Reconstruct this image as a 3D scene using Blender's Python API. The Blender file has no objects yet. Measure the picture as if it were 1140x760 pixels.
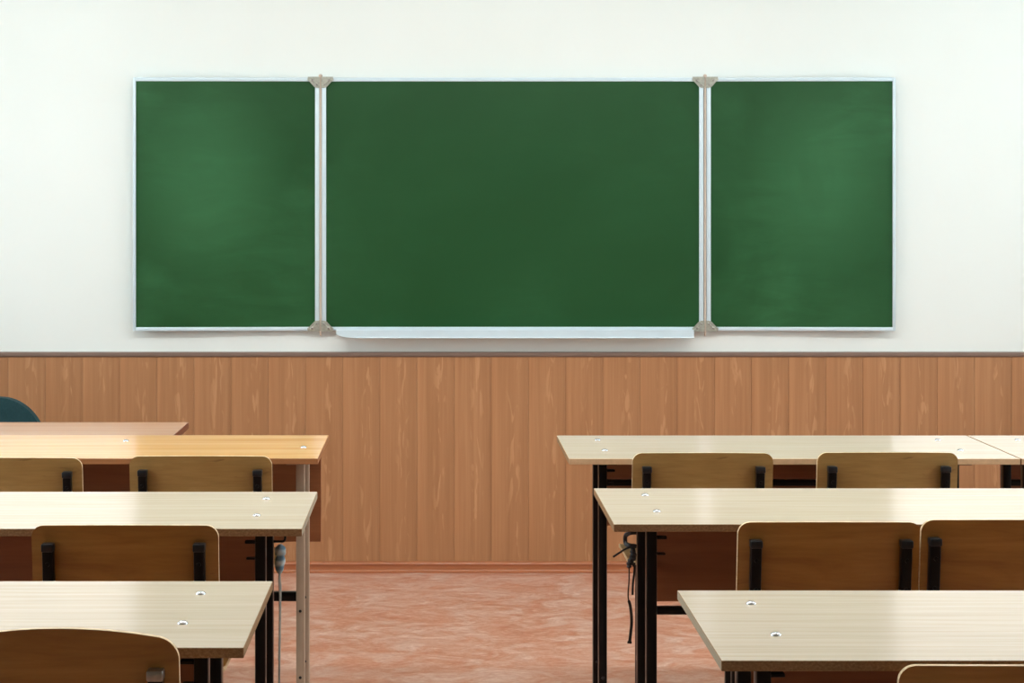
import bpy, bmesh, math, random
from mathutils import Vector, Matrix

random.seed(7)
scene = bpy.context.scene
col = scene.collection
F, VX, VY, CH = 2033.0, 486.0, 230.0, 1.43      # focal length (px), axis point (px), eye height (m)
WALL_Y = 7.16


def lin(r, g, b):
    def f(c):
        c /= 255.0
        return c / 12.92 if c <= 0.04045 else ((c + 0.055) / 1.055) ** 2.4
    return (f(r), f(g), f(b), 1.0)


# ------------------------------------------------------------------ materials
class NT:
    def __init__(self, name, rough=0.5, metal=0.0, spec=0.5, coat=0.0, coat_rough=0.1):
        self.m = bpy.data.materials.new(name)
        self.m.use_nodes = True
        self.t = self.m.node_tree
        self.b = self.t.nodes['Principled BSDF']
        self.b.inputs['Roughness'].default_value = rough
        self.b.inputs['Metallic'].default_value = metal
        self.b.inputs['Specular IOR Level'].default_value = spec
        self.b.inputs['Coat Weight'].default_value = coat
        self.b.inputs['Coat Roughness'].default_value = coat_rough

    def n(self, typ, **kw):
        nd = self.t.nodes.new(typ)
        for k, v in kw.items():
            setattr(nd, k, v)
        return nd

    def l(self, a, b):
        self.t.links.new(a, b)

    def coords(self, scale=(1, 1, 1), loc=(0, 0, 0), world=False):
        if world:
            src = self.n('ShaderNodeNewGeometry').outputs['Position']
        else:
            src = self.n('ShaderNodeTexCoord').outputs['Object']
        mp = self.n('ShaderNodeMapping')
        mp.inputs['Scale'].default_value = scale
        mp.inputs['Location'].default_value = loc
        self.l(src, mp.inputs['Vector'])
        return mp.outputs['Vector']

    def noise(self, vec, scale=1.0, detail=4.0, rough=0.55, dist=0.0):
        nd = self.n('ShaderNodeTexNoise')
        nd.inputs['Scale'].default_value = scale
        nd.inputs['Detail'].default_value = detail
        nd.inputs['Roughness'].default_value = rough
        nd.inputs['Distortion'].default_value = dist
        self.l(vec, nd.inputs['Vector'])
        return nd.outputs['Fac']

    def ramp(self, fac, stops):
        r = self.n('ShaderNodeValToRGB')
        e = r.color_ramp.elements
        while len(e) < len(stops):
            e.new(0.5)
        for i, (p, c) in enumerate(stops):
            e[i].position = p
            e[i].color = c if len(c) == 4 else (*c, 1)
        self.l(fac, r.inputs['Fac'])
        return r.outputs['Color']

    def mix(self, fac, a, b, blend='MIX'):
        m = self.n('ShaderNodeMix', data_type='RGBA', blend_type=blend)
        for s, v in ((m.inputs[0], fac), (m.inputs[6], a), (m.inputs[7], b)):
            if hasattr(v, 'links'):
                self.l(v, s)
            else:
                s.default_value = v
        return m.outputs[2]

    def math(self, op, a, b=0.0):
        m = self.n('ShaderNodeMath', operation=op)
        for s, v in ((m.inputs[0], a), (m.inputs[1], b)):
            if hasattr(v, 'links'):
                self.l(v, s)
            else:
                s.default_value = v
        return m.outputs[0]

    def base(self, c):
        if hasattr(c, 'links'):
            self.l(c, self.b.inputs['Base Color'])
        else:
            self.b.inputs['Base Color'].default_value = c
        return self

    def bump(self, h, strength=0.2, dist=0.002):
        bp = self.n('ShaderNodeBump')
        bp.inputs['Strength'].default_value = strength
        bp.inputs['Distance'].default_value = dist
        self.l(h, bp.inputs['Height'])
        self.l(bp.outputs['Normal'], self.b.inputs['Normal'])
        return self


BW = lambda v: (v, v, v, 1)


def wood(name, stops, scale=(2.2, 26, 26), rough=0.3, spec=0.5, fine=0.12, seed=0.0, bump=0.05):
    t = NT(name, rough=rough, spec=spec)
    v = t.coords(scale, (seed, seed * 1.7, seed * .6))
    c = t.ramp(t.noise(v, 1.0, 5, 0.6, 0.6), stops)
    fv = t.coords((scale[0] * 3, scale[1] * 7, scale[2] * 7), (seed * 2, seed, seed))
    fn = t.noise(fv, 1.0, 3, 0.6)
    c = t.mix(fine, c, t.ramp(fn, [(0.3, BW(0.35)), (0.65, BW(1.0))]), 'MULTIPLY')
    t.base(c)
    if bump:
        t.bump(fn, bump, 0.001)
    return t.m


def plain(name, c, rough=0.5, metal=0.0, spec=0.5, var=0.08, vscale=14.0):
    t = NT(name, rough=rough, metal=metal, spec=spec)
    v = t.coords((vscale,) * 3)
    k = t.ramp(t.noise(v, 1.0, 3), [(0.3, BW(1 - var)), (0.7, BW(1.0))])
    t.base(t.mix(1.0, c, k, 'MULTIPLY'))
    return t.m


M = {}
# painted wall
t = NT('wall_paint', rough=0.75, spec=0.25)
k = t.noise(t.coords((1, 1, 1), world=True), 0.8, 3)
t.base(t.ramp(k, [(0.35, lin(231, 239, 235)), (0.7, lin(236, 244, 241))]))
t.bump(t.noise(t.coords((60, 60, 60), world=True), 1, 3), 0.05, 0.002)
M['wall'] = t.m
M['ceiling'] = plain('ceiling_paint', lin(240, 240, 238), rough=0.9, spec=0.1, var=0.02)

M['rear_paint'] = plain('rear_wall_paint', lin(150, 142, 124), rough=0.8, spec=0.2, var=0.04)
# linoleum
t = NT('linoleum', rough=0.33, spec=0.45)
n1 = t.noise(t.coords((5.0, 7.0, 1), world=True), 1.0, 7, 0.68, 1.6)
c1 = t.ramp(n1, [(0.36, lin(172, 100, 66)), (0.44, lin(186, 122, 92)), (0.51, lin(194, 148, 124)),
                 (0.57, lin(202, 168, 150)), (0.68, lin(220, 200, 186))])
n2 = t.noise(t.coords((14, 24, 1), (3, 1, 0), world=True), 1.0, 6, 0.72, 1.3)
c2 = t.ramp(n2, [(0.35, lin(172, 108, 78)), (0.5, lin(196, 152, 130)), (0.60, lin(208, 178, 160)), (0.70, lin(232, 216, 202))])
n3 = t.noise(t.coords((40, 75, 1), (5, 2, 0), world=True), 1.0, 5, 0.7, 1.0)
c2 = t.mix(0.35, c2, t.ramp(n3, [(0.38, lin(166, 108, 84)), (0.52, lin(198, 152, 130)), (0.64, lin(238, 220, 206))]))
t.base(t.mix(0.42, c1, c2))
M['floor'] = t.m

# wainscot laminate: grain runs up the boards, pale cathedral flecks off their middle
PW = 41.32 * WALL_Y / F
PX0 = (50.5 - VX) * WALL_Y / F
t = NT('laminate_panelling', rough=0.42, spec=0.4)
v = t.coords((48, 48, 1.3))
g1 = t.noise(v, 1.0, 5, 0.6, 0.3)
cg = t.ramp(g1, [(0.28, lin(162, 115, 77)), (0.5, lin(172, 124, 85)), (0.74, lin(182, 135, 95))])
geo = t.n('ShaderNodeTexCoord').outputs['Object']
sp = t.n('ShaderNodeSeparateXYZ')
t.l(geo, sp.inputs[0])
u = t.math('FRACT', t.math('DIVIDE', t.math('SUBTRACT', sp.outputs[0], PX0), PW))
pid = t.math('FLOOR', t.math('DIVIDE', t.math('SUBTRACT', sp.outputs[0], PX0), PW))
band = t.ramp(u, [(0.40, BW(0)), (0.60, BW(1)), (0.70, BW(1)), (0.84, BW(0))])
cmb = t.n('ShaderNodeCombineXYZ')
t.l(t.math('MULTIPLY', sp.outputs[0], 44.0), cmb.inputs[0])
t.l(t.math('ADD', t.math('MULTIPLY', sp.outputs[2], 7.5), t.math('MULTIPLY', pid, 3.37)), cmb.inputs[2])
fl = t.noise(cmb.outputs[0], 1.0, 2.0, 0.45, 1.1)
flk = t.math('MULTIPLY', t.ramp(fl, [(0.55, BW(0)), (0.63, BW(1))]), band)
cg = t.mix(t.math('MULTIPLY', flk, 0.5), cg, lin(206, 160, 118))
side = t.ramp(u, [(0.0, BW(0.90)), (0.05, BW(1.05)), (0.30, BW(1.0)), (0.90, BW(0.96)), (0.94, BW(0.93)), (1.0, BW(0.90))])
cg = t.mix(1.0, cg, side, 'MULTIPLY')
t.base(cg)
M['panelling'] = t.m
M['rail'] = plain('dado_rail_paint', lin(128, 108, 96), rough=0.45, var=0.1)
M['skirting'] = wood('skirting_wood', [(0.3, lin(160, 98, 64)), (0.7, lin(176, 112, 76))], scale=(2, 30, 30), rough=0.2, fine=0.1)

# desk laminates
M['oak'] = wood('pale_oak_laminate', [(0.30, lin(211, 194, 169)), (0.5, lin(219, 204, 182)), (0.72, lin(226, 213, 193))],
                scale=(2.2, 85, 85), rough=0.15, fine=0.12, bump=0)
M['beech'] = wood('orange_beech_laminate', [(0.30, lin(220, 160, 94)), (0.5, lin(236, 182, 118)), (0.72, lin(244, 200, 142))],
                  scale=(1.2, 34, 34), rough=0.15, fine=0.14, seed=4.0, bump=0)
M['teacher_top'] = wood('pinkish_alder_laminate', [(0.30, lin(194, 142, 102)), (0.5, lin(204, 154, 114)), (0.72, lin(214, 168, 128))],
                        scale=(1.0, 26, 26), rough=0.16, fine=0.05, seed=9.0, bump=0)
t = NT('chipboard_edge', rough=0.6, spec=0.2)
k = t.noise(t.coords((170, 170, 260)), 1.0, 4, 0.7)
k2 = t.noise(t.coords((6, 6, 6)), 1.0, 3, 0.6)
cc = t.ramp(k, [(0.34, lin(128, 98, 66)), (0.52, lin(146, 116, 82)), (0.68, lin(164, 134, 98))])
t.base(t.mix(t.ramp(k2, [(0.4, BW(0)), (0.7, BW(0.35))]), cc, lin(112, 84, 58)))
M['chipboard'] = t.m
M['pale_edge'] = plain('beige_edge', lin(206, 172, 132), rough=0.5, var=0.15, vscale=60)
M['edge_band'] = wood('brown_edge_band', [(0.3, lin(150, 98, 58)), (0.7, lin(172, 118, 74))], scale=(2, 30, 30), rough=0.4)
M['grey_edge'] = plain('pale_edge_band', lin(160, 152, 130), rough=0.5)
M['dark_edge'] = wood('dark_teacher_edge', [(0.3, lin(110, 62, 44)), (0.7, lin(128, 76, 54))], rough=0.4)
M['desk_panel'] = wood('brown_hardboard', [(0.3, lin(134, 80, 46)), (0.55, lin(150, 92, 54)), (0.75, lin(164, 106, 66))],
                       scale=(1.8, 30, 22), rough=0.45, fine=0.12, seed=2.0)
M['ply'] = wood('lacquered_plywood', [(0.28, lin(138, 92, 40)), (0.5, lin(158, 111, 51)), (0.74, lin(172, 127, 64))],
                scale=(3.5, 12, 24), rough=0.32, fine=0.16, seed=1.0)
M['ply_old'] = wood('greyed_plywood', [(0.27, lin(118, 85, 42)), (0.40, lin(158, 123, 69)), (0.60, lin(168, 134, 77)), (0.78, lin(184, 151, 96))],
                    scale=(4.5, 14, 30), rough=0.38, fine=0.22, seed=6.0)
def add_knots(mat, colr, scale=(9, 9, 42), lo=.66):
    nt_ = mat.node_tree
    b_ = nt_.nodes['Principled BSDF']
    src = b_.inputs['Base Color'].links[0].from_socket
    h = NT.__new__(NT)
    h.t = nt_
    v_ = h.coords(scale, (7, 3, 2))
    f_ = h.ramp(h.noise(v_, 1.0, 3, 0.5, 0.8), [(lo, BW(0)), (lo + .07, BW(.75))])
    nt_.links.new(h.mix(f_, src, colr), b_.inputs['Base Color'])


add_knots(M['ply_old'], lin(92, 62, 30))
add_knots(M['ply'], lin(104, 66, 28), (5, 9, 34), .68)
t = NT('plywood_edge', rough=0.4)
k = t.noise(t.coords((40, 220, 220)), 1.0, 2)
t.base(t.ramp(k, [(0.35, lin(188, 158, 108)), (0.6, lin(232, 212, 172))]))
M['ply_edge'] = t.m

M['black'] = plain('black_enamel', lin(11, 12, 13), rough=0.3, spec=0.22, var=0.15)
M['grey_paint'] = plain('grey_beige_enamel', lin(168, 152, 132), rough=0.4, var=0.1)
M['plastic'] = plain('black_plastic', lin(24, 27, 30), rough=0.3, var=0.1)
M['chrome'] = plain('chrome', lin(205, 208, 212), rough=0.2, metal=1.0, var=0.03)
M['steel'] = plain('dull_steel', lin(178, 176, 170), rough=0.3, metal=1.0, var=0.25, vscale=80)
M['alu'] = plain('pale_aluminium', lin(210, 230, 238), rough=0.38, metal=0.08, var=0.05)
M['zinc'] = plain('zinc_bracket', lin(198, 202, 190), rough=0.34, metal=0.55, var=0.3, vscale=90)
M['hinge_rod'] = plain('beige_hinge_rod', lin(196, 182, 166), rough=0.4, var=0.08)
M['teal'] = plain('dark_teal_cloth', lin(34, 66, 70), rough=0.85, spec=0.2, var=0.25, vscale=120)
M['ribbon'] = plain('black_ribbon', lin(34, 34, 36), rough=0.6, var=0.2, vscale=60)
t = NT('striped_cloth', rough=0.85, spec=0.2)
w = t.n('ShaderNodeTexWave', bands_direction='Z')
w.inputs['Scale'].default_value = 14
w.inputs['Distortion'].default_value = 2.5
t.l(t.coords(), w.inputs['Vector'])
t.base(t.ramp(w.outputs['Fac'], [(0.1, lin(104, 134, 152)), (0.5, lin(156, 178, 186)), (0.9, lin(184, 196, 196))]))
M['cloth'] = t.m
M['cord'] = plain('grey_cord', lin(172, 178, 172), rough=0.8, var=0.25, vscale=90)
M['pvc'] = plain('window_pvc', lin(238, 240, 240), rough=0.35, var=0.02)

# chalkboard enamel with wiped chalk dust; side-panel glare is painted into the green
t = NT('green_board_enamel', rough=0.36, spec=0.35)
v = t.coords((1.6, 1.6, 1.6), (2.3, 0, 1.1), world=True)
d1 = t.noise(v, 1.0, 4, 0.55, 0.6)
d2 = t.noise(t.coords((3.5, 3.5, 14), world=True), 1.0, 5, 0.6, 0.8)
dust_glare = t.math('MULTIPLY', t.ramp(d1, [(0.40, BW(0)), (0.68, BW(1))]), t.ramp(d2, [(0.3, BW(0.35)), (0.7, BW(1))]))
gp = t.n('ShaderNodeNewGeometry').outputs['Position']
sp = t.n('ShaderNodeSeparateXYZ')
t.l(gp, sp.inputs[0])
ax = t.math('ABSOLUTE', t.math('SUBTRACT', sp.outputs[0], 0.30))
wing = t.ramp(ax, [(0.0, BW(0.30)), (0.70, BW(0.45)), (0.98, BW(1.0))])  # smears strengthened on the side panels to imitate their brighter light
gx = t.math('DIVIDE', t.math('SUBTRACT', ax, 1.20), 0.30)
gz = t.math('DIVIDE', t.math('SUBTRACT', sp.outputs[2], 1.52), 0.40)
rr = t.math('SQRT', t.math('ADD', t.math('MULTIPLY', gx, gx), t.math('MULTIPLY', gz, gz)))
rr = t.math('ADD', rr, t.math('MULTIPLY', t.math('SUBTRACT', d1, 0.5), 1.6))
glare_patch = t.ramp(rr, [(0.25, BW(0.75)), (1.0, BW(0))])  # brighter light on each side panel, painted as a paler green oval
dust_glare = t.math('ADD', t.math('MULTIPLY', dust_glare, wing), glare_patch)
t.base(t.mix(t.math('MULTIPLY', dust_glare, 0.36), lin(28, 74, 38), lin(74, 138, 92)))
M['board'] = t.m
M['board_back'] = plain('board_back', lin(150, 150, 146), rough=0.6)

t = NT('lamp_diffuser')
t.b.inputs['Emission Color'].default_value = (0.985, 0.99, 0.98, 1)
t.b.inputs['Emission Strength'].default_value = 27.0
M['lamp'] = t.m
# thin window glass that lets daylight through
m = bpy.data.materials.new('window_glass')
m.use_nodes = True
nt = m.node_tree
nt.nodes.clear()
o_ = nt.nodes.new('ShaderNodeOutputMaterial')
mx = nt.nodes.new('ShaderNodeMixShader')
tr = nt.nodes.new('ShaderNodeBsdfTransparent')
gl = nt.nodes.new('ShaderNodeBsdfGlossy')
gl.inputs['Roughness'].default_value = 0.02
fr = nt.nodes.new('ShaderNodeFresnel')
fr.inputs['IOR'].default_value = 1.3
nt.links.new(fr.outputs[0], mx.inputs[0])
nt.links.new(tr.outputs[0], mx.inputs[1])
nt.links.new(gl.outputs[0], mx.inputs[2])
nt.links.new(mx.outputs[0], o_.inputs[0])
M['glass'] = m


# ------------------------------------------------------------------ mesh helpers
def merge(bm, src):
    tmp = bpy.data.meshes.new('tmp')
    src.to_mesh(tmp)
    src.free()
    bm.from_mesh(tmp)
    bpy.data.meshes.remove(tmp)


def box(bm, x0, x1, y0, y1, z0, z1, bev=0.0, seg=2, mat=0, top=None, bottom=None, xmat=None):
    b = bmesh.new()
    bmesh.ops.create_cube(b, size=1.0)
    for v in b.verts:
        v.co = Vector(((x0 + x1) / 2 + v.co.x * (x1 - x0), (y0 + y1) / 2 + v.co.y * (y1 - y0), (z0 + z1) / 2 + v.co.z * (z1 - z0)))
    if bev:
        bmesh.ops.bevel(b, geom=b.edges[:], offset=bev, segments=seg, affect='EDGES', profile=0.5)
    b.normal_update()
    for f in b.faces:
        f.material_index = mat
        if top is not None and f.normal.z > 0.9:
            f.material_index = top
        if bottom is not None and f.normal.z < -0.9:
            f.material_index = bottom
        if xmat is not None and abs(f.normal.x) > 0.9:
            f.material_index = xmat
    merge(bm, b)


def rect_sec(w, h, r=0.003):
    pts = []
    for sx, sy, a0 in ((1, 1, 0), (-1, 1, 90), (-1, -1, 180), (1, -1, 270)):
        for a in (0, 45, 90):
            q = math.radians(a0 + a)
            pts.append((sx * (w / 2 - r) + r * math.cos(q), sy * (h / 2 - r) + r * math.sin(q)))
    return pts


def circ_sec(r, n=10):
    return [(r * math.cos(2 * math.pi * i / n), r * math.sin(2 * math.pi * i / n)) for i in range(n)]


def sweep(bm, pts, sec, up=(0, 1, 0), mat=0, scales=None, twist=None):
    """sweeps a section along a polyline with mitred corners"""
    pts = [Vector(p) for p in pts]
    rings = []
    ref = Vector(up)
    n = len(pts)
    for i, p in enumerate(pts):
        d1 = (pts[i] - pts[i - 1]).normalized() if i else (pts[1] - pts[0]).normalized()
        d2 = (pts[i + 1] - pts[i]).normalized() if i < n - 1 else d1
        d = (d1 + d2).normalized()
        stretch = 1.0 / max(0.35, d.dot(d2))
        side = d.cross(ref)
        if side.length < 1e-4:
            side = d.cross(Vector((1, 0, 0)))
        side.normalize()
        v2 = side.cross(d).normalized()
        s = scales[i] if scales else 1.0
        a = twist[i] if twist else 0.0
        bend = (d2 - d1)
        ring = []
        for (a_, b_) in sec:
            x = a_ * math.cos(a) - b_ * math.sin(a)
            y = a_ * math.sin(a) + b_ * math.cos(a)
            off = side * x * s + v2 * y * s
            if bend.length > 1e-5:
                bn = bend.normalized()
                off += bn * off.dot(bn) * (stretch - 1)
            ring.append(bm.verts.new(p + off))
        rings.append(ring)
    k = len(sec)
    for i in range(n - 1):
        for j in range(k):
            f = bm.faces.new((rings[i][j], rings[i][(j + 1) % k], rings[i + 1][(j + 1) % k], rings[i + 1][j]))
            f.material_index = mat
    for r_ in (rings[0][::-1], rings[-1]):
        f = bm.faces.new(r_)
        f.material_index = mat


def spline(ctrl, n=8):
    P = [Vector(p) for p in ctrl]
    P = [P[0] * 2 - P[1]] + P + [P[-1] * 2 - P[-2]]
    out = []
    for i in range(1, len(P) - 2):
        for k in range(n):
            q = k / n
            a, b, c, d = P[i - 1], P[i], P[i + 1], P[i + 2]
            out.append(0.5 * ((2 * b) + (c - a) * q + (2 * a - 5 * b + 4 * c - d) * q * q + (3 * b - a - 3 * c + d) * q ** 3))
    out.append(P[-2])
    return out


def prism(bm, poly, axis, a, b, mat=0):
    """extrudes a 2-D polygon along an axis between a and b"""
    def P(u, v, w):
        return {'x': (w, u, v), 'y': (u, w, v), 'z': (u, v, w)}[axis]
    A = [bm.verts.new(P(u, v, a)) for u, v in poly]
    B = [bm.verts.new(P(u, v, b)) for u, v in poly]
    n = len(poly)
    fs = [bm.faces.new(A), bm.faces.new(B[::-1])]
    for i in range(n):
        fs.append(bm.faces.new((A[i], B[i], B[(i + 1) % n], A[(i + 1) % n])))
    for f in fs:
        f.material_index = mat


def lathe(bm, prof, center=(0, 0, 0), axis='z', n=16, mat=0):
    rings = []
    cx, cy, cz = center
    for r, h in prof:
        ring = []
        for i in range(n):
            a = 2 * math.pi * i / n
            u, v = r * math.cos(a), r * math.sin(a)
            if axis == 'z':
                p = (cx + u, cy + v, cz + h)
            elif axis == 'y':
                p = (cx + u, cy + h, cz + v)
            else:
                p = (cx + h, cy + u, cz + v)
            ring.append(bm.verts.new(p))
        rings.append(ring)
    for i in range(len(rings) - 1):
        for j in range(n):
            f = bm.faces.new((rings[i][j], rings[i][(j + 1) % n], rings[i + 1][(j + 1) % n], rings[i + 1][j]))
            f.material_index = mat
    for r_ in (rings[0], rings[-1]):
        try:
            f = bm.faces.new(r_)
            f.material_index = mat
        except ValueError:
            pass


def obj(name, bm, mats, parent=None, loc=None, smooth=38):
    bmesh.ops.recalc_face_normals(bm, faces=bm.faces[:])
    me = bpy.data.meshes.new(name)
    bm.to_mesh(me)
    bm.free()
    for m_ in (mats if isinstance(mats, (list, tuple)) else [mats]):
        me.materials.append(M[m_])
    if smooth:
        for p in me.polygons:
            p.use_smooth = True
        me.set_sharp_from_angle(angle=math.radians(smooth))
    o = bpy.data.objects.new(name, me)
    col.objects.link(o)
    if parent is not None:
        o.parent = parent
    if loc:
        o.location = loc
    return o


def thing(name, label, cat, loc=(0, 0, 0), rz=0.0, group=None):
    o = bpy.data.objects.new(name, None)
    o.empty_display_size = 0.1
    col.objects.link(o)
    o.location = loc
    o.rotation_euler = (0, 0, rz)
    o['label'] = label
    o['category'] = cat
    if group:
        o['group'] = group
    return o


def struct(name, bm, mats, parent=None, smooth=0):
    o = obj(name, bm, mats, parent, smooth=smooth)
    if parent is None:
        o['kind'] = 'structure'
    return o


def copy_tree(root, label=None, loc=None, rz=None):
    def rec(o, parent):
        c = o.copy()
        col.objects.link(c)
        c.parent = parent
        for ch in [x for x in bpy.data.objects if x.parent == o]:
            rec(ch, c)
        return c
    r = rec(root, None)
    if label:
        r['label'] = label
    if loc:
        r.location = loc
    if rz is not None:
        r.rotation_euler = (0, 0, rz)
    return r


# ------------------------------------------------------------------ the room
XL, XR, YB, HC = -3.05, 3.65, -1.6, 3.05
T = 0.12
bm = bmesh.new(); box(bm, XL - T, XR + T, YB - T, WALL_Y + T, -0.1, 0.0); struct('floor', bm, 'floor')
bm = bmesh.new(); box(bm, XL - T, XR + T, YB - T, WALL_Y + T, HC, HC + 0.1); struct('ceiling', bm, 'ceiling')
bm = bmesh.new(); box(bm, XL - T, XR + T, WALL_Y, WALL_Y + T, 0, HC); struct('wall_front', bm, 'wall')
bm = bmesh.new(); box(bm, XL - T, XR + T, YB - T, YB, 0, HC); struct('wall_rear', bm, 'rear_paint')


def window_wall(x0, x1, name, wins):
    bm = bmesh.new()
    zs, ze = 0.92, 2.72
    ys = [YB]
    for a, b in wins:
        ys += [a, b]
    ys.append(WALL_Y)
    box(bm, x0, x1, YB, WALL_Y, 0, zs)
    box(bm, x0, x1, YB, WALL_Y, ze, HC)
    for i in range(0, len(ys), 2):
        box(bm, x0, x1, ys[i], ys[i + 1], zs, ze)
    struct(name, bm, 'wall')
    return zs, ze


LW = [(2.9, 4.6), (5.1, 6.8)]
nwin = 0
for side, xi, xo in (('left', XL, XL - T), ('right', XR, XR + T)):
    zs, ze = window_wall(min(xi, xo), max(xi, xo), 'wall_' + side, LW)
    d = 1 if side == 'right' else -1                      # outward
    for (a, b) in LW:
        nwin += 1
        bm = bmesh.new()
        xw0, xw1 = sorted((xi + d * .10, xi + d * .04))
        for y0, y1 in ((a, a + .06), ((a + b) / 2 - .03, (a + b) / 2 + .03), (b - .06, b)):
            box(bm, xw0, xw1, y0, y1, zs, ze, 0.004)
        for z0, z1 in ((zs, zs + .06), (2.1, 2.15), (ze - .06, ze)):
            box(bm, xw0 + .003, xw1 - .003, a, b, z0, z1, 0.004)
        w_ = struct('window_%d' % nwin, bm, 'pvc')
        bm = bmesh.new(); xa, xb = sorted((xi + d * .070, xi + d * .074)); box(bm, xa, xb, a + .05, b - .05, zs + .05, ze - .05); obj('pane', bm, 'glass', w_, smooth=0)
        bm = bmesh.new(); xa, xb = sorted((xi + d * .04, xi - d * .14)); box(bm, xa, xb, a - .05, b + .05, zs - .035, zs - .002, 0.008); obj('sill', bm, 'pvc', w_)
        pl = bpy.data.lights.new('window_portal', 'AREA')
        pl.shape = 'RECTANGLE'; pl.size = ze - zs; pl.size_y = b - a
        pl.cycles.is_portal = True
        po = bpy.data.objects.new('window_portal', pl)
        col.objects.link(po)
        po.location = (xo + d * 0.01, (a + b) / 2, (zs + ze) / 2)
        po.rotation_euler = (0, math.radians(90 * d), 0)
        po['kind'] = 'helper'

# wainscot boards with grooves between them
RAIL_Z = CH - (394.2 - VY) * WALL_Y / F
bm = bmesh.new()
k0 = math.floor((XL - PX0) / PW)
k1 = math.ceil((XR - PX0) / PW)
for k in range(k0, k1):
    x0 = max(XL, PX0 + k * PW); x1 = min(XR, PX0 + (k + 1) * PW)
    prof = [(x0, WALL_Y), (x0, WALL_Y - .008), (x0 + .001, WALL_Y - .008), (x0 + .0025, WALL_Y - .0097), (x0 + .005, WALL_Y - .010),
            (x1 - .003, WALL_Y - .010), (x1 - .001, WALL_Y - .009), (x1, WALL_Y - .008), (x1, WALL_Y)]
    prism(bm, prof, 'z', 0.0, RAIL_Z)
struct('trim_2', bm, 'panelling')
# dado rail on top of the boards
bm = bmesh.new()
prism(bm, [(WALL_Y, RAIL_Z - .008), (WALL_Y - .012, RAIL_Z - .010), (WALL_Y - .016, RAIL_Z - .004), (WALL_Y - .016, RAIL_Z + .006),
           (WALL_Y - .012, RAIL_Z + .009), (WALL_Y, RAIL_Z + .010)], 'x', XL, XR)
struct('trim_1', bm, 'rail')
# skirting
bm = bmesh.new()
pts = [(WALL_Y, 0), (WALL_Y - .030, 0), (WALL_Y - .030, .004), (WALL_Y - .024, .007), (WALL_Y - .021, .012), (WALL_Y - .021, .029),
       (WALL_Y - .023, .032), (WALL_Y - .022, .036), (WALL_Y - .018, .040), (WALL_Y - .011, .043), (WALL_Y, .043)]
prism(bm, pts, 'x', XL, XR)
struct('baseboard_front', bm, 'skirting', smooth=40)

# ceiling lights
for lx, side in ((-1.45, 'by the left windows'), (0.3, 'over the aisle'), (2.05, 'by the right windows')):
    for ly, rn in ((4.4, 'over the middle row'), ):
        r = thing('ceiling_light', 'white fluorescent ceiling light %s, %s' % (rn, side), 'ceiling light', (lx, ly, HC), 0, 'fluorescent ceiling lights')
        bm = bmesh.new(); box(bm, -.62, .62, -.15, .15, -.035, 0, .006); obj('housing', bm, 'pvc', r)
        bm = bmesh.new(); box(bm, -.60, .60, -.135, .135, -.065, -.035, .012); obj('diffuser', bm, 'lamp', r)


# ------------------------------------------------------------------ chalkboard
BY = 7.138
PXM = BY / F


def bx(px):
    return (px - VX) * PXM


ZT, ZB = CH + (VY - 86.5) * PXM, CH - (368 - VY) * PXM
brd = thing('chalkboard', 'long green three-panel chalkboard with silver frames hung on white wall', 'chalkboard', (0, WALL_Y, 0))


def board_panel(parent, x0, x1, ang, pivot, fl, fr):
    """x0..x1 on the board plane; turned about a pivot so an outer edge stands off the wall"""
    ft = .015
    bm = bmesh.new()
    box(bm, x0 - pivot + fl * .6, x1 - pivot - fr * .6, 0, .013, ZB + ft * .6, ZT - ft * .6, .0005, 1)
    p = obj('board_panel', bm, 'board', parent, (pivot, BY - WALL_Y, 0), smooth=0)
    p.rotation_euler = (0, 0, ang)
    bm = bmesh.new()
    a, b = x0 - pivot, x1 - pivot
    box(bm, a, a + fl, -.006, .0165, ZB, ZT, .003)
    box(bm, b - fr, b, -.006, .0165, ZB, ZT, .003)
    box(bm, a + fl * .9, b - fr * .9, -.006, .0165, ZT - ft, ZT, .003)
    box(bm, a + fl * .9, b - fr * .9, -.006, .0165, ZB, ZB + ft, .003)
    fo = obj('frame', bm, 'alu', p)
    fo['label'] = 'pale silver aluminium frame'
    return p


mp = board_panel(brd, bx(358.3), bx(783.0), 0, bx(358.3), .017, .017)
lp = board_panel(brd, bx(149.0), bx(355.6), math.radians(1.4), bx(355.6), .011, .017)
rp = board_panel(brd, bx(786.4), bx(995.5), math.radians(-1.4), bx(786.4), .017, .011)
# wall mounts that carry the middle panel
for x in (bx(420), bx(720)):
    for z in (ZB + .12, ZT - .12):
        bm = bmesh.new()
        box(bm, x - .03, x + .03, BY - WALL_Y + .012, 0, z - .03, z + .03, .003)
        obj('wall_mount', bm, 'steel', brd)
# chalk tray with a tapered end
x0, x1 = bx(375.5), bx(770)
lo = CH - (376.2 - VY) * (BY - .06) / F
bm = bmesh.new()
yb = BY - WALL_Y - .004
prism(bm, [(x0, ZB + .006), (x1, ZB + .006), (x1, lo), (x0 + .075, lo), (x0 + .045, lo + .002), (x0 + .018, lo + .0075), (x0, lo + .015)],
      'y', yb - .060, yb - .057)
box(bm, x0 + .02, x1, yb - .058, yb + .02, lo + .008, lo + .011, .0005, 1)
box(bm, x0 + .005, x1, yb - .001, yb + .002, lo + .009, ZB + .012)
sweep(bm, [(x0 + .075, yb - .060, lo + .0015), (x1, yb - .060, lo + .0015)], circ_sec(.003, 8))
sweep(bm, [(x0, yb - .0585, ZB + .006), (x1, yb - .0585, ZB + .006)], circ_sec(.0025, 8))
obj('chalk_tray', bm, 'alu', brd)
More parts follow.
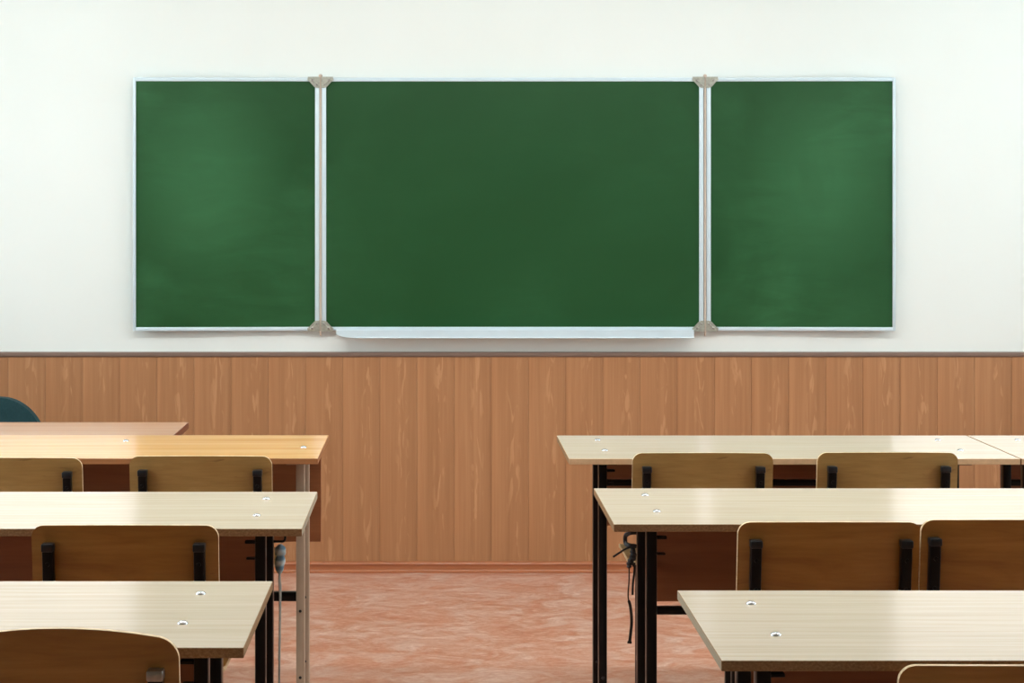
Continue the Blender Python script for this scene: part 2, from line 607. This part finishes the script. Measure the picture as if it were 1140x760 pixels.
# hinges
for hx in (bx(356.9), bx(784.8)):
    bm = bmesh.new()
    sweep(bm, [(hx, BY - WALL_Y - .003, ZB - .004), (hx, BY - WALL_Y - .003, ZT + .003)], circ_sec(.0048, 12))
    lathe(bm, [(.001, .014), (.006, .012), (.008, .006), (.008, 0)], (hx, BY - WALL_Y - .003, ZT))
    lathe(bm, [(.001, -.022), (.004, -.018), (.004, -.006), (.008, -.004), (.008, 0)], (hx, BY - WALL_Y - .003, ZB))
    obj('hinge_rod', bm, 'hinge_rod', brd)
    for s in (-1, 1):
        for (z, d) in ((ZT, -1), (ZB, 1)):
            bm = bmesh.new()
            poly = [(0, -.003), (.046, -.003), (.048, .010), (.040, .016), (.022, .036), (.012, .040), (0, .040)]
            poly = [(hx + s * (.003 + u_), z + d * v_) for u_, v_ in poly]
            y_ = BY - WALL_Y - .0095
            prism(bm, poly, 'y', y_, y_ + .003)
            # raised knuckle ribs of the pressed plate
            sweep(bm, [(hx + s * .006, y_, z + d * .034), (hx + s * .040, y_, z + d * .004)], circ_sec(.0022, 6))
            hb = obj('hinge_bracket', bm, 'zinc', brd)
            for sx_, sz_, rr in ((.032, .011, .0052), (.015, .028, .0042)):
                bm = bmesh.new()
                lathe(bm, [(rr, .0), (rr * .95, -.002), (rr * .55, -.0033), (.0005, -.0037)], (hx + s * sx_, y_, z + d * sz_), 'y', 12)
                obj('screw', bm, 'steel', hb)


# ------------------------------------------------------------------ pupils' desks
def bolt(parent, x, y, z):
    bm = bmesh.new()
    lathe(bm, [(.0086, 0), (.0086, .0010), (.0078, .0026), (.0055, .0042), (.0025, .0050), (.0004, .0052)], (0, 0, 0), 'z', 18)
    o = obj('bolt', bm, 'chrome', parent, (x, y, z))
    o['label'] = 'domed chrome bolt'
    return o


TH, TT = 0.76, 0.0158


def desk(label, x0, yn, length=1.2, top='oak', edge='chipboard', xedge='chipboard', frame='black', inl=.08, inr=.08,
         panel=(.098, .098, .517), bar_h=.518, bolts_in=(.11, .11), bolt_y=(.16, .385), one_bolt=False, hook=0, tabs_out=False, bar='black', bar_t=.017, bar_y=.277, hook_z=.7045, mid_bolt=None):
    """desk with its near left corner at (x0, yn); frame of two posts each side"""
    D = .494
    r = thing('school_desk', label, 'desk', (x0, yn, 0), 0, 'two-seat pupils\' desks')
    bm = bmesh.new()
    box(bm, 0, length, 0, D, TH - TT, TH, .0009, 1, mat=1, top=0, bottom=2, xmat=3)
    tb = obj('tabletop', bm, [top, edge, 'desk_panel', xedge], r, smooth=0)
    for sx, bi in ((0, bolts_in[0]), (1, bolts_in[1])):
        x = bi if sx == 0 else length - bi
        for q, by in enumerate(bolt_y):
            if one_bolt and q == 1:
                continue
            bolt(r, x, by, TH)
    if mid_bolt:
        bolt(r, mid_bolt[0], mid_bolt[1], TH)
    W, DP = .0225, .030
    zt = TH - TT
    for sx in (0, 1):
        ins = inl if sx == 0 else inr
        xc = ins + W / 2 if sx == 0 else length - ins - W / 2
        s = 1 if sx == 0 else -1              # towards the middle of the desk
        bi = bolts_in[sx]
        xb = bi if sx == 0 else length - bi
        for yy in (.10, .277):
            bm = bmesh.new()
            sweep(bm, [(xc, yy, .022), (xc, yy, zt - .004)], rect_sec(W, DP, .003), up=(0, 1, 0))
            pst = obj('leg', bm, frame, r)
            for zz in ((.155, .335) if frame == 'grey_paint' else (.155,)):
                bm = bmesh.new()
                lathe(bm, [(.0042, 0), (.004, -.002), (.0006, -.003)], (xc, yy - DP / 2, zz), 'y', 10)
                obj('screw', bm, 'plastic', pst)
        bm = bmesh.new()
        sweep(bm, [(xc, .015, .0125), (xc, .46, .0125)], rect_sec(.03, .025, .004), up=(0, 0, 1))
        obj('foot_bar', bm, frame, r)
        # flat steel bracket under the top, carrying the bolts
        bm = bmesh.new()
        xa, xz = sorted((xc - s * W / 2, max(xb + .016, xc + .04) if s > 0 else min(xb - .016, xc - .04)))
        box(bm, xa, xz, .075, .40, zt - .005, zt - .0005, .001, 1)
        box(bm, xa + .002, xz - .002, .085, .088, zt - .013, zt - .003)
        obj('top_bracket', bm, frame, r)
        # short flat tabs on the post that carry the book shelf
        for z_, hh, ln in () if frame == 'grey_paint' else ((.712, .006, .022), (.678, .004, .019)):
            bm = bmesh.new()
            if tabs_out and sx == 1:
                tl_, tr_ = xc - .002, xc + W / 2 + .036
            elif s > 0:
                tl_, tr_ = xc - .002, xc + W / 2 + ln
            else:
                tl_, tr_ = xc - W / 2 - ln, xc + .002
            if tabs_out and sx == 1:
                z_ += .018
                if hh < .005:
                    bm.free()
                    continue
            box(bm, tl_, tr_, .090, .106, z_, z_ + hh, .001, 1)
            obj('shelf_tab', bm, frame, r)
        # lug that ties the panel to the far post
        bm = bmesh.new()
        a, b = sorted((xc + s * .004, xc + s * (W / 2 + .009)))
        box(bm, a, b, .264, .374, .602, .622, .002, 1)
        obj('lug', bm, frame, r)
        if hook and ((sx == 0) == (hook == 1)):
            bm = bmesh.new()
            ox = xc - s * W / 2
            hz = hook_z
            sweep(bm, spline([(ox + s * .004, .277, hz), (ox - s * .012, .277, hz), (ox - s * .021, .277, hz), (ox - s * .0255, .277, hz + .0045), (ox - s * .026, .277, hz + .0135)], 5), circ_sec(.0028, 8), up=(0, 1, 0))
            obj('hook', bm, frame, r)
    bm = bmesh.new()
    yp = .372
    box(bm, panel[0], length - panel[1], yp, yp + .010, panel[2], zt, .001, 1)
    obj('modesty_panel', bm, 'desk_panel', r, smooth=0)
    bm = bmesh.new()
    xa = inl + W * .5
    xz = length - inr - W * .5
    sweep(bm, [(xa, bar_y, bar_h), (xz, bar_y, bar_h)], rect_sec(.022, bar_t, .003), up=(0, 0, 1))
    obj('crossbar', bm, bar, r)
    return r


desk('pale oak school desk, nearest on the right, lower right corner', .4205, 2.696, inl=.067, inr=.067, xedge='grey_edge')
desk('pale oak school desk with black straps tied at its leg, right middle row', .374, 3.853, inl=.079, inr=.079, hook=1)
desk('pale oak school desk, farthest row on the right beside the aisle', .352, 4.856, edge='pale_edge', inl=.087, inr=.137, panel=(.10, .140, .517),
     bar_h=.655, bolts_in=(.11, .113), tabs_out=True)
desk('pale school desk cut off by the right edge, beyond the seam in the far row', 1.556, 4.856, edge='pale_edge', inl=.033, inr=.08, panel=(.06, .10, .517), bar_h=.655,
     bolts_in=(.112, .112))
desk('pale oak school desk, nearest on the left, in front of arched chair', -.293 - 1.2, 2.775, inl=.065, inr=.065, bolts_in=(.12, .115))
desk('pale oak school desk with grey-blue cloth hanging at its leg, left middle row', -.280 - 1.2, 3.80, inl=.084, inr=.084, xedge='grey_edge', hook=2, hook_z=.683)
desk('orange beech school desk on grey metal legs, farthest row on the left', -.316 - 1.2, 4.862, top='beech', edge='edge_band', xedge='edge_band',
     frame='grey_paint', inl=.042, inr=.042, panel=(.015, .015, .47), bar_h=.33, bar_t=.026, bar_y=.300, bolts_in=(.054, .054), bolt_y=(.22, .385), one_bolt=True, mid_bolt=(.628, .358))


# ------------------------------------------------------------------ pupils' chairs
def slab(bm, w, h, r, arch, th, curve, tilt, z0, y0, rb=None, nx=44, nz=6, edge=1, slope=0.0):
    """plywood back rest: rounded outline, curved round the sitter, leaning back"""
    rb = rb or r
    xs = [-math.cos(math.pi * i / nx) * w / 2 for i in range(nx + 1)]

    def corner(x, rr):
        q = abs(x) - (w / 2 - rr)
        return 0 if q <= 0 else rr - math.sqrt(max(0, rr * rr - q * q))

    F_, B_ = [], []
    for x in xs:
        zt = h + arch * (1 - (2 * x / w) ** 2) - arch + slope * x - corner(x, r)
        zb = corner(x, rb)
        f_, b_ = [], []
        for k in range(nz + 1):
            z = zb + (zt - zb) * k / nz
            y = y0 + curve * (2 * x / w) ** 2 - math.tan(tilt) * z
            b_.append(bm.verts.new((x, y - th / 2, z0 + z)))
            f_.append(bm.verts.new((x, y + th / 2, z0 + z)))
        F_.append(f_); B_.append(b_)
    for i in range(nx):
        for k in range(nz):
            bm.faces.new((F_[i][k], F_[i + 1][k], F_[i + 1][k + 1], F_[i][k + 1]))
            bm.faces.new((B_[i][k], B_[i][k + 1], B_[i + 1][k + 1], B_[i + 1][k]))
        for k in (0, nz):
            f = bm.faces.new((F_[i][k], B_[i][k], B_[i + 1][k], F_[i + 1][k])); f.material_index = edge
    for i in (0, nx):
        for k in range(nz):
            f = bm.faces.new((F_[i][k], F_[i][k + 1], B_[i][k + 1], B_[i][k])); f.material_index = edge


def chair(label, cx, yback, ztop, w=.378, h=.165, r=.024, arch=.003, ply='ply', post_in=.036, rz=0.0, slope=0.0, capmat='plastic', post_drop=.042):
    """yback = where the top of the back rest stands; the chair faces +Y"""
    g = thing('school_chair', label, 'chair', (cx, yback, 0), rz, 'plywood school chairs')
    tilt = math.radians(7)
    z0 = ztop - h
    yb = .004 + math.tan(tilt) * h
    bm = bmesh.new()
    slab(bm, w, h, r, arch, .0095, .014, tilt, z0, yb, slope=slope)
    obj('backrest', bm, [ply, 'ply_edge'], g, smooth=50)
    SH = .47
    hw = w / 2 - post_in
    # posts stand behind the back rest and bend down into the rear legs
    for s in (-1, 1):
        ptop = ztop - post_drop
        curve = .014 * (2 * hw / w) ** 2

        def yat(z):
            return yb + curve - math.tan(tilt) * (z - z0) - .005 - .0115
        pts = [(s * hw, yat(ptop), ptop), (s * hw, yat(z0 + .01), z0 + .01), (s * hw, yat(z0) + .02, z0 - .05), (s * hw, .128, SH + .05), (s * hw, .150, SH - .03),
               (s * hw, .140, .24), (s * hw, .105, .012)]
        pth = [pts[0], pts[1]] + spline(pts[1:], 5)[1:]
        bm = bmesh.new()
        sweep(bm, pth, rect_sec(.022, .022, .004), up=(1, 0, 0))
        lg = obj('leg', bm, 'black', g)
        bm = bmesh.new()
        box(bm, s * hw - .0122, s * hw + .0122, yat(ptop) - .0122, yat(ptop) + .0115, ptop - .010, ptop + .006, .003)
        obj('end_cap', bm, capmat, lg)
        for zz in (ptop - .035, ptop - .095):
            bm = bmesh.new()
            lathe(bm, [(.0045, 0), (.0042, -.0018), (.0006, -.003)], (s * hw, yat(zz) - .011, zz), 'y', 10)
            obj('screw', bm, 'black', lg)
        bm = bmesh.new(); lathe(bm, [(.014, 0), (.014, .014), (.012, .018)], (s * hw, .105, 0), 'z', 12); obj('foot_cap', bm, 'plastic', lg)
        # front leg
        bm = bmesh.new()
        sweep(bm, [(s * (hw - .022), .380, SH - .012), (s * (hw - .022), .385, .012)], rect_sec(.022, .022, .004), up=(1, 0, 0))
        fl = obj('leg', bm, 'black', g)
        bm = bmesh.new(); lathe(bm, [(.014, 0), (.014, .014), (.012, .018)], (s * (hw - .022), .385, 0), 'z', 12); obj('foot_cap', bm, 'plastic', fl)
        bm = bmesh.new()
        sweep(bm, [(s * hw, .145, SH - .021), (s * (hw - .022), .388, SH - .021)], rect_sec(.020, .020, .004), up=(0, 0, 1))
        obj('seat_rail', bm, 'black', g)
        bm = bmesh.new()
        sweep(bm, [(s * hw, .128, .16), (s * (hw - .022), .383, .16)], rect_sec(.018, .018, .004), up=(0, 0, 1))
        obj('stretcher', bm, 'black', g)
    for yy in (.20, .36):
        bm = bmesh.new()
        sweep(bm, [(-hw, yy, SH - .021), (hw, yy, SH - .021)], rect_sec(.020, .020, .004), up=(0, 0, 1))
        obj('cross_rail', bm, 'black', g)
    # seat: rounded plywood with a waterfall front
    bm = bmesh.new()
    sw, n = w - .014, 10
    ys = [.168 + (.49 - .168) * i / 16 for i in range(17)]
    tops, bots = [], []
    for y in ys:
        q0, q1 = y - .168, .49 - y
        rr = .035
        ins = 0
        for q in (q0, q1):
            if q < rr:
                ins = max(ins, rr - math.sqrt(max(0, rr * rr - (rr - q) ** 2)))
        hw_ = sw / 2 - ins
        tp, bt = [], []
        for i in range(n + 1):
            x = -hw_ + 2 * hw_ * i / n
            z = SH - .006 * math.cos(math.pi * x / sw) - (.018 * max(0, (y - .415) / .075) ** 2)
            tp.append(bm.verts.new((x, y, z))); bt.append(bm.verts.new((x, y, z - .010)))
        tops.append(tp); bots.append(bt)
    for j in range(16):
        for i in range(n):
            bm.faces.new((tops[j][i], tops[j][i + 1], tops[j + 1][i + 1], tops[j + 1][i]))
            bm.faces.new((bots[j][i], bots[j + 1][i], bots[j + 1][i + 1], bots[j][i + 1]))
        for i in (0, n):
            f = bm.faces.new((tops[j][i], tops[j + 1][i], bots[j + 1][i], bots[j][i])); f.material_index = 1
    for j in (0, 16):
        for i in range(n):
            f = bm.faces.new((tops[j][i], tops[j][i + 1], bots[j][i + 1], bots[j][i])); f.material_index = 1
    obj('seat', bm, [ply, 'ply_edge'], g, smooth=50)
    return g


def cx_at(px, y):
    return (px - VX) * y / F


yA = 4.745
chair('plywood chair at far-row orange desk, its backrest cut by the left edge', cx_at(90, yA) - .189, yA, CH - (509.5 - VY) * yA / F, ply='ply_old')
yB = 4.73
chair('tan plywood chair at far-row orange desk, the one nearer the aisle', cx_at(222.5, yB), yB, CH - (507.5 - VY) * yB / F, w=.37, ply='ply_old')
yC = 3.62
chair('brown plywood chair at the middle left desk, wholly visible backrest', cx_at(137.5, yC), yC, CH - (584.5 - VY) * yC / F, w=.372, ply='ply')
yD = 2.65
chair('brown plywood chair with arched backrest top, nearest at lower left', cx_at(66, yD), yD, CH - (699.5 - VY) * yD / F, w=.342, h=.18, r=.028, arch=.022, ply='ply',
      post_in=.032, capmat='steel', post_drop=.066)
yE = 4.775
chair('tan plywood chair at far right desk, the one nearer the aisle', cx_at(783.5, yE), yE, CH - (504 - VY) * yE / F, w=.369, ply='ply_old')
yF = 4.775
chair('tan plywood chair at far right desk, the second one from the aisle', cx_at(990, yF), yF, CH - (503.5 - VY) * yF / F, w=.369, ply='ply_old')
yG = 3.68
chair('brown plywood chair at middle right desk, nearer the aisle', cx_at(925.5, yG), yG, CH - (581 - VY) * yG / F, w=.371, ply='ply', post_in=.034)
yH = 3.65
chair('brown plywood chair at middle right desk, cut by the right edge', cx_at(1028, yH) + .1865, yH, CH - (578.5 - VY) * yH / F, w=.373, ply='ply', post_in=.024)
yI = 2.60
chair('plywood chair with pale top edge, nearest at lower right corner', cx_at(1004, yI) + .187, yI, CH - (741 - VY) * yI / F, w=.374, ply='ply')

# ------------------------------------------------------------------ teacher's desk and chair
TD = .71
g = thing('teacher_desk', 'pinkish-brown wooden teacher desk by the panelled wall, behind the orange desk', 'desk', (-.828 - 1.25, 5.56, 0))
bm = bmesh.new(); box(bm, 0, 1.25, 0, .545, TD - .022, TD, .0012, 1, mat=1, top=0); obj('tabletop', bm, ['teacher_top', 'dark_edge'], g, smooth=0)
for a in (.05, 1.18):
    bm = bmesh.new(); box(bm, a, a + .02, .03, .515, 0.0, TD - .0215, .001, 1); obj('side_panel', bm, 'teacher_top', g, smooth=0)
bm = bmesh.new(); box(bm, .069, 1.181, .05, .066, .25, TD - .0215, .001, 1); obj('modesty_panel', bm, 'teacher_top', g, smooth=0)
bm = bmesh.new(); box(bm, .069, .45, .09, .50, .50, TD - .0215, .001, 1); dr = obj('drawer_box', bm, 'teacher_top', g, smooth=0)
bm = bmesh.new(); box(bm, .08, .44, .50, .514, .512, TD - .034, .002, 1); fr_ = obj('drawer', bm, 'teacher_top', g, smooth=0)
bm = bmesh.new(); sweep(bm, [(.21, .513, .60), (.21, .53, .60), (.31, .53, .60), (.31, .513, .60)], circ_sec(.004, 8), up=(0, 0, 1)); obj('handle', bm, 'steel', fr_)

g = thing('teacher_chair', 'dark teal upholstered chair behind the teacher desk at left edge', 'chair', (-1.635, 6.32, 0), math.pi)
# the chair faces +Y of its own frame, i.e. towards the class
bm = bmesh.new()
slab(bm, .50, .34, .17, .02, .045, .03, math.radians(8), .41, -.175, rb=.07, edge=0, nx=48)
bk = obj('backrest', bm, 'teal', g, smooth=60)
mod = bk.modifiers.new('soft', 'BEVEL'); mod.width = .016; mod.segments = 3; mod.limit_method = 'ANGLE'; mod.angle_limit = math.radians(50)
bm = bmesh.new(); slab(bm, .46, .30, .15, .02, .006, .03, math.radians(8), .425, -.203, rb=.06, edge=0, nx=40); obj('back_shell', bm, 'plastic', g, smooth=60)
bm = bmesh.new(); box(bm, -.23, .23, -.19, .22, .40, .455, .022, 4); obj('seat', bm, 'teal', g)
for s in (-1, 1):
    bm = bmesh.new(); sweep(bm, spline([(s * .22, -.235, .012), (s * .21, -.17, .38), (s * .20, -.185, .44), (s * .17, -.228, .62)], 5), circ_sec(.011, 10), up=(1, 0, 0)); obj('leg', bm, 'black', g)
    bm = bmesh.new(); sweep(bm, [(s * .215, .20, .40), (s * .235, .25, .012)], circ_sec(.011, 10), up=(1, 0, 0)); obj('leg', bm, 'black', g)
    bm = bmesh.new(); sweep(bm, [(s * .212, -.19, .392), (s * .215, .205, .392)], circ_sec(.010, 10), up=(0, 0, 1)); obj('seat_rail', bm, 'black', g)

# ------------------------------------------------------------------ things hung at the desks
# black ribbon tied at the middle right desk
Y0 = 3.853 + .277
def hp(px, py, dy=0.0):
    y = Y0 + dy
    return Vector(((px - VX) * y / F, y, CH - (py - VY) * y / F))
g = thing('hanging_strap', 'black fabric strap looped and knotted on the right middle desk\'s leg, ends dangling', 'strap', hp(706, 622))
def local(pts):
    return [p - g.location for p in pts]
flat = rect_sec(.0015, .013, .0006)
bm = bmesh.new()
lp_ = spline([hp(707.2, 592.4, -.006), hp(702, 592.8, -.012), hp(697, 595.4, 0), hp(696, 600, .004), hp(697, 605, .0), hp(702, 607.2, -.012), hp(707.2, 607.5, -.006)], 6)
sweep(bm, local(lp_), rect_sec(.0088, .010, .0014), up=(0, 1, 0))
obj('loop', bm, 'ribbon', g)
bm = bmesh.new()
sweep(bm, local(spline([hp(706.5, 608, -.02), hp(703, 608.5, -.02), hp(696, 611, -.02), hp(689, 615.5, -.02), hp(682.5, 619.8, -.02)], 5)), rect_sec(.0045, .002, .0008), up=(0, 1, 0),
      scales=[1.0] * 21)
obj('strap_end', bm, 'ribbon', g)
bm = bmesh.new()
kn = spline([hp(704.5, 610, -.012), hp(704.5, 614, -.016), hp(705, 619, -.018), hp(702.5, 624, -.02), hp(700.5, 628, -.02), hp(700.5, 632, -.02)], 5)
sweep(bm, local(kn), circ_sec(.0062, 10), up=(0, 1, 0), scales=[.7 + .5 * math.sin(math.pi * i / (len(kn) - 1)) + .18 * math.sin(i * 1.7) for i in range(len(kn))])
kn = spline([hp(706, 612, -.008), hp(706, 620, -.008), hp(704, 624, -.01), hp(705.5, 630, -.008)], 5)
sweep(bm, local(kn), circ_sec(.003, 10), up=(0, 1, 0))
obj('knot', bm, 'ribbon', g)
bm = bmesh.new()
tl = spline([hp(700.5, 630, -.02), hp(700.3, 645, -.018), hp(699.3, 664, -.02), hp(701.8, 675, -.02), hp(703.2, 690, -.02), hp(702.2, 704, -.02), hp(700.8, 716, -.02)], 7)
n_ = len(tl)
sc_ = [(.45 if i < n_ * .38 else 1.0) + (.5 if i > n_ - 3 else 0) for i in range(n_)]
sweep(bm, local(tl), rect_sec(.0066, .0024, .0008), up=(0, 1, 0), scales=sc_)
obj('strap_end', bm, 'ribbon', g)
bm = bmesh.new()
tl = spline([hp(706.5, 626, -.008), hp(706, 638, -.006), hp(704.6, 650, -.008), hp(704.2, 662, -.01)], 7)
sweep(bm, local(tl), rect_sec(.0048, .002, .0008), up=(0, 1, 0))
obj('strap_end', bm, 'ribbon', g)

# grey-blue cloth on the hook of the middle left desk
Y0 = 3.80 + .277
g = thing('hanging_cloth', 'small grey-blue striped cloth bundle with a long cord, hung at left middle desk\'s leg', 'cloth', hp(309, 620))
bm = bmesh.new()
ctr = [hp(312.1, y_) - g.location for y_ in (606, 608.2, 611, 614.5, 617, 618.2, 621, 625, 628, 630.5, 632, 634, 636.5, 638.5)]
rad = [.004, .010, .0138, .0148, .0140, .0118, .0130, .0136, .0134, .0128, .0106, .0102, .0070, .004]
rings = []
for i, (c_, r_) in enumerate(zip(ctr, [q_ * .82 for q_ in rad])):
    ring = []
    for j in range(20):
        a = 2 * math.pi * j / 20
        q = r_ * (1 + .07 * math.sin(4 * a + i * .9) + .05 * math.sin(7 * a + i * 1.3) - (.10 if i in (5, 9) else 0))
        ring.append(bm.verts.new(c_ + Vector((q * math.cos(a) - .0018 * (i > 7), q * math.sin(a) * .8, .0012 * math.sin(a * 2 + i)))))
    rings.append(ring)
for i in range(len(rings) - 1):
    for j in range(20):
        bm.faces.new((rings[i][j], rings[i][(j + 1) % 20], rings[i + 1][(j + 1) % 20], rings[i + 1][j]))
bm.faces.new(rings[0]); bm.faces.new(rings[-1])
obj('bundle', bm, 'cloth', g, smooth=60)
bm = bmesh.new()
up_ = [hp(311.6, 609.5) - g.location, hp(311.6, 607) - g.location, Vector((-.280 - .084 + .0135, Y0, .6772)) - g.location]
sweep(bm, spline(up_, 5), circ_sec(.0022, 8), up=(0, 1, 0))
sweep(bm, local(spline([hp(311.5, 636), hp(311.5, 642), hp(312.3, 655), hp(312, 680), hp(311.5, 720), hp(310.5, 765), hp(309.5, 800)], 6)), circ_sec(.0022, 8), up=(0, 1, 0))
sweep(bm, local(spline([hp(311.5, 636, -.004), hp(310.5, 645, -.004), hp(311.3, 660, -.004), hp(311.3, 690, -.004), hp(310.3, 735, -.004)], 6)), circ_sec(.0016, 8), up=(0, 1, 0))
obj('cord', bm, 'cord', g)

# ------------------------------------------------------------------ daylight, camera, colour
w = bpy.data.worlds.new('sky')
scene.world = w
w.use_nodes = True
bg = w.node_tree.nodes['Background']
bg.inputs['Color'].default_value = (0.86, 0.95, 1.0, 1)
bg.inputs['Strength'].default_value = 6.3

cam = bpy.data.cameras.new('camera')
co = bpy.data.objects.new('camera', cam)
col.objects.link(co)
co.location = (0, 0, CH)
co.rotation_euler = (math.radians(90), 0, 0)
cam.sensor_fit = 'HORIZONTAL'
cam.sensor_width = 36.0
cam.lens = F * 36.0 / 1140
cam.shift_x = (570 - VX) / 1140
cam.shift_y = (VY - 380) / 1140
cam.clip_start = .05
scene.camera = co

vs = scene.view_settings
vs.view_transform = 'Standard'
vs.look = 'None'
vs.exposure = 0.0
vs.gamma = 1.0
vs.use_curve_mapping = False
scene.cycles.use_denoising = True
scene.cycles.max_bounces = 8
scene.cycles.diffuse_bounces = 5
scene.cycles.sample_clamp_indirect = 10
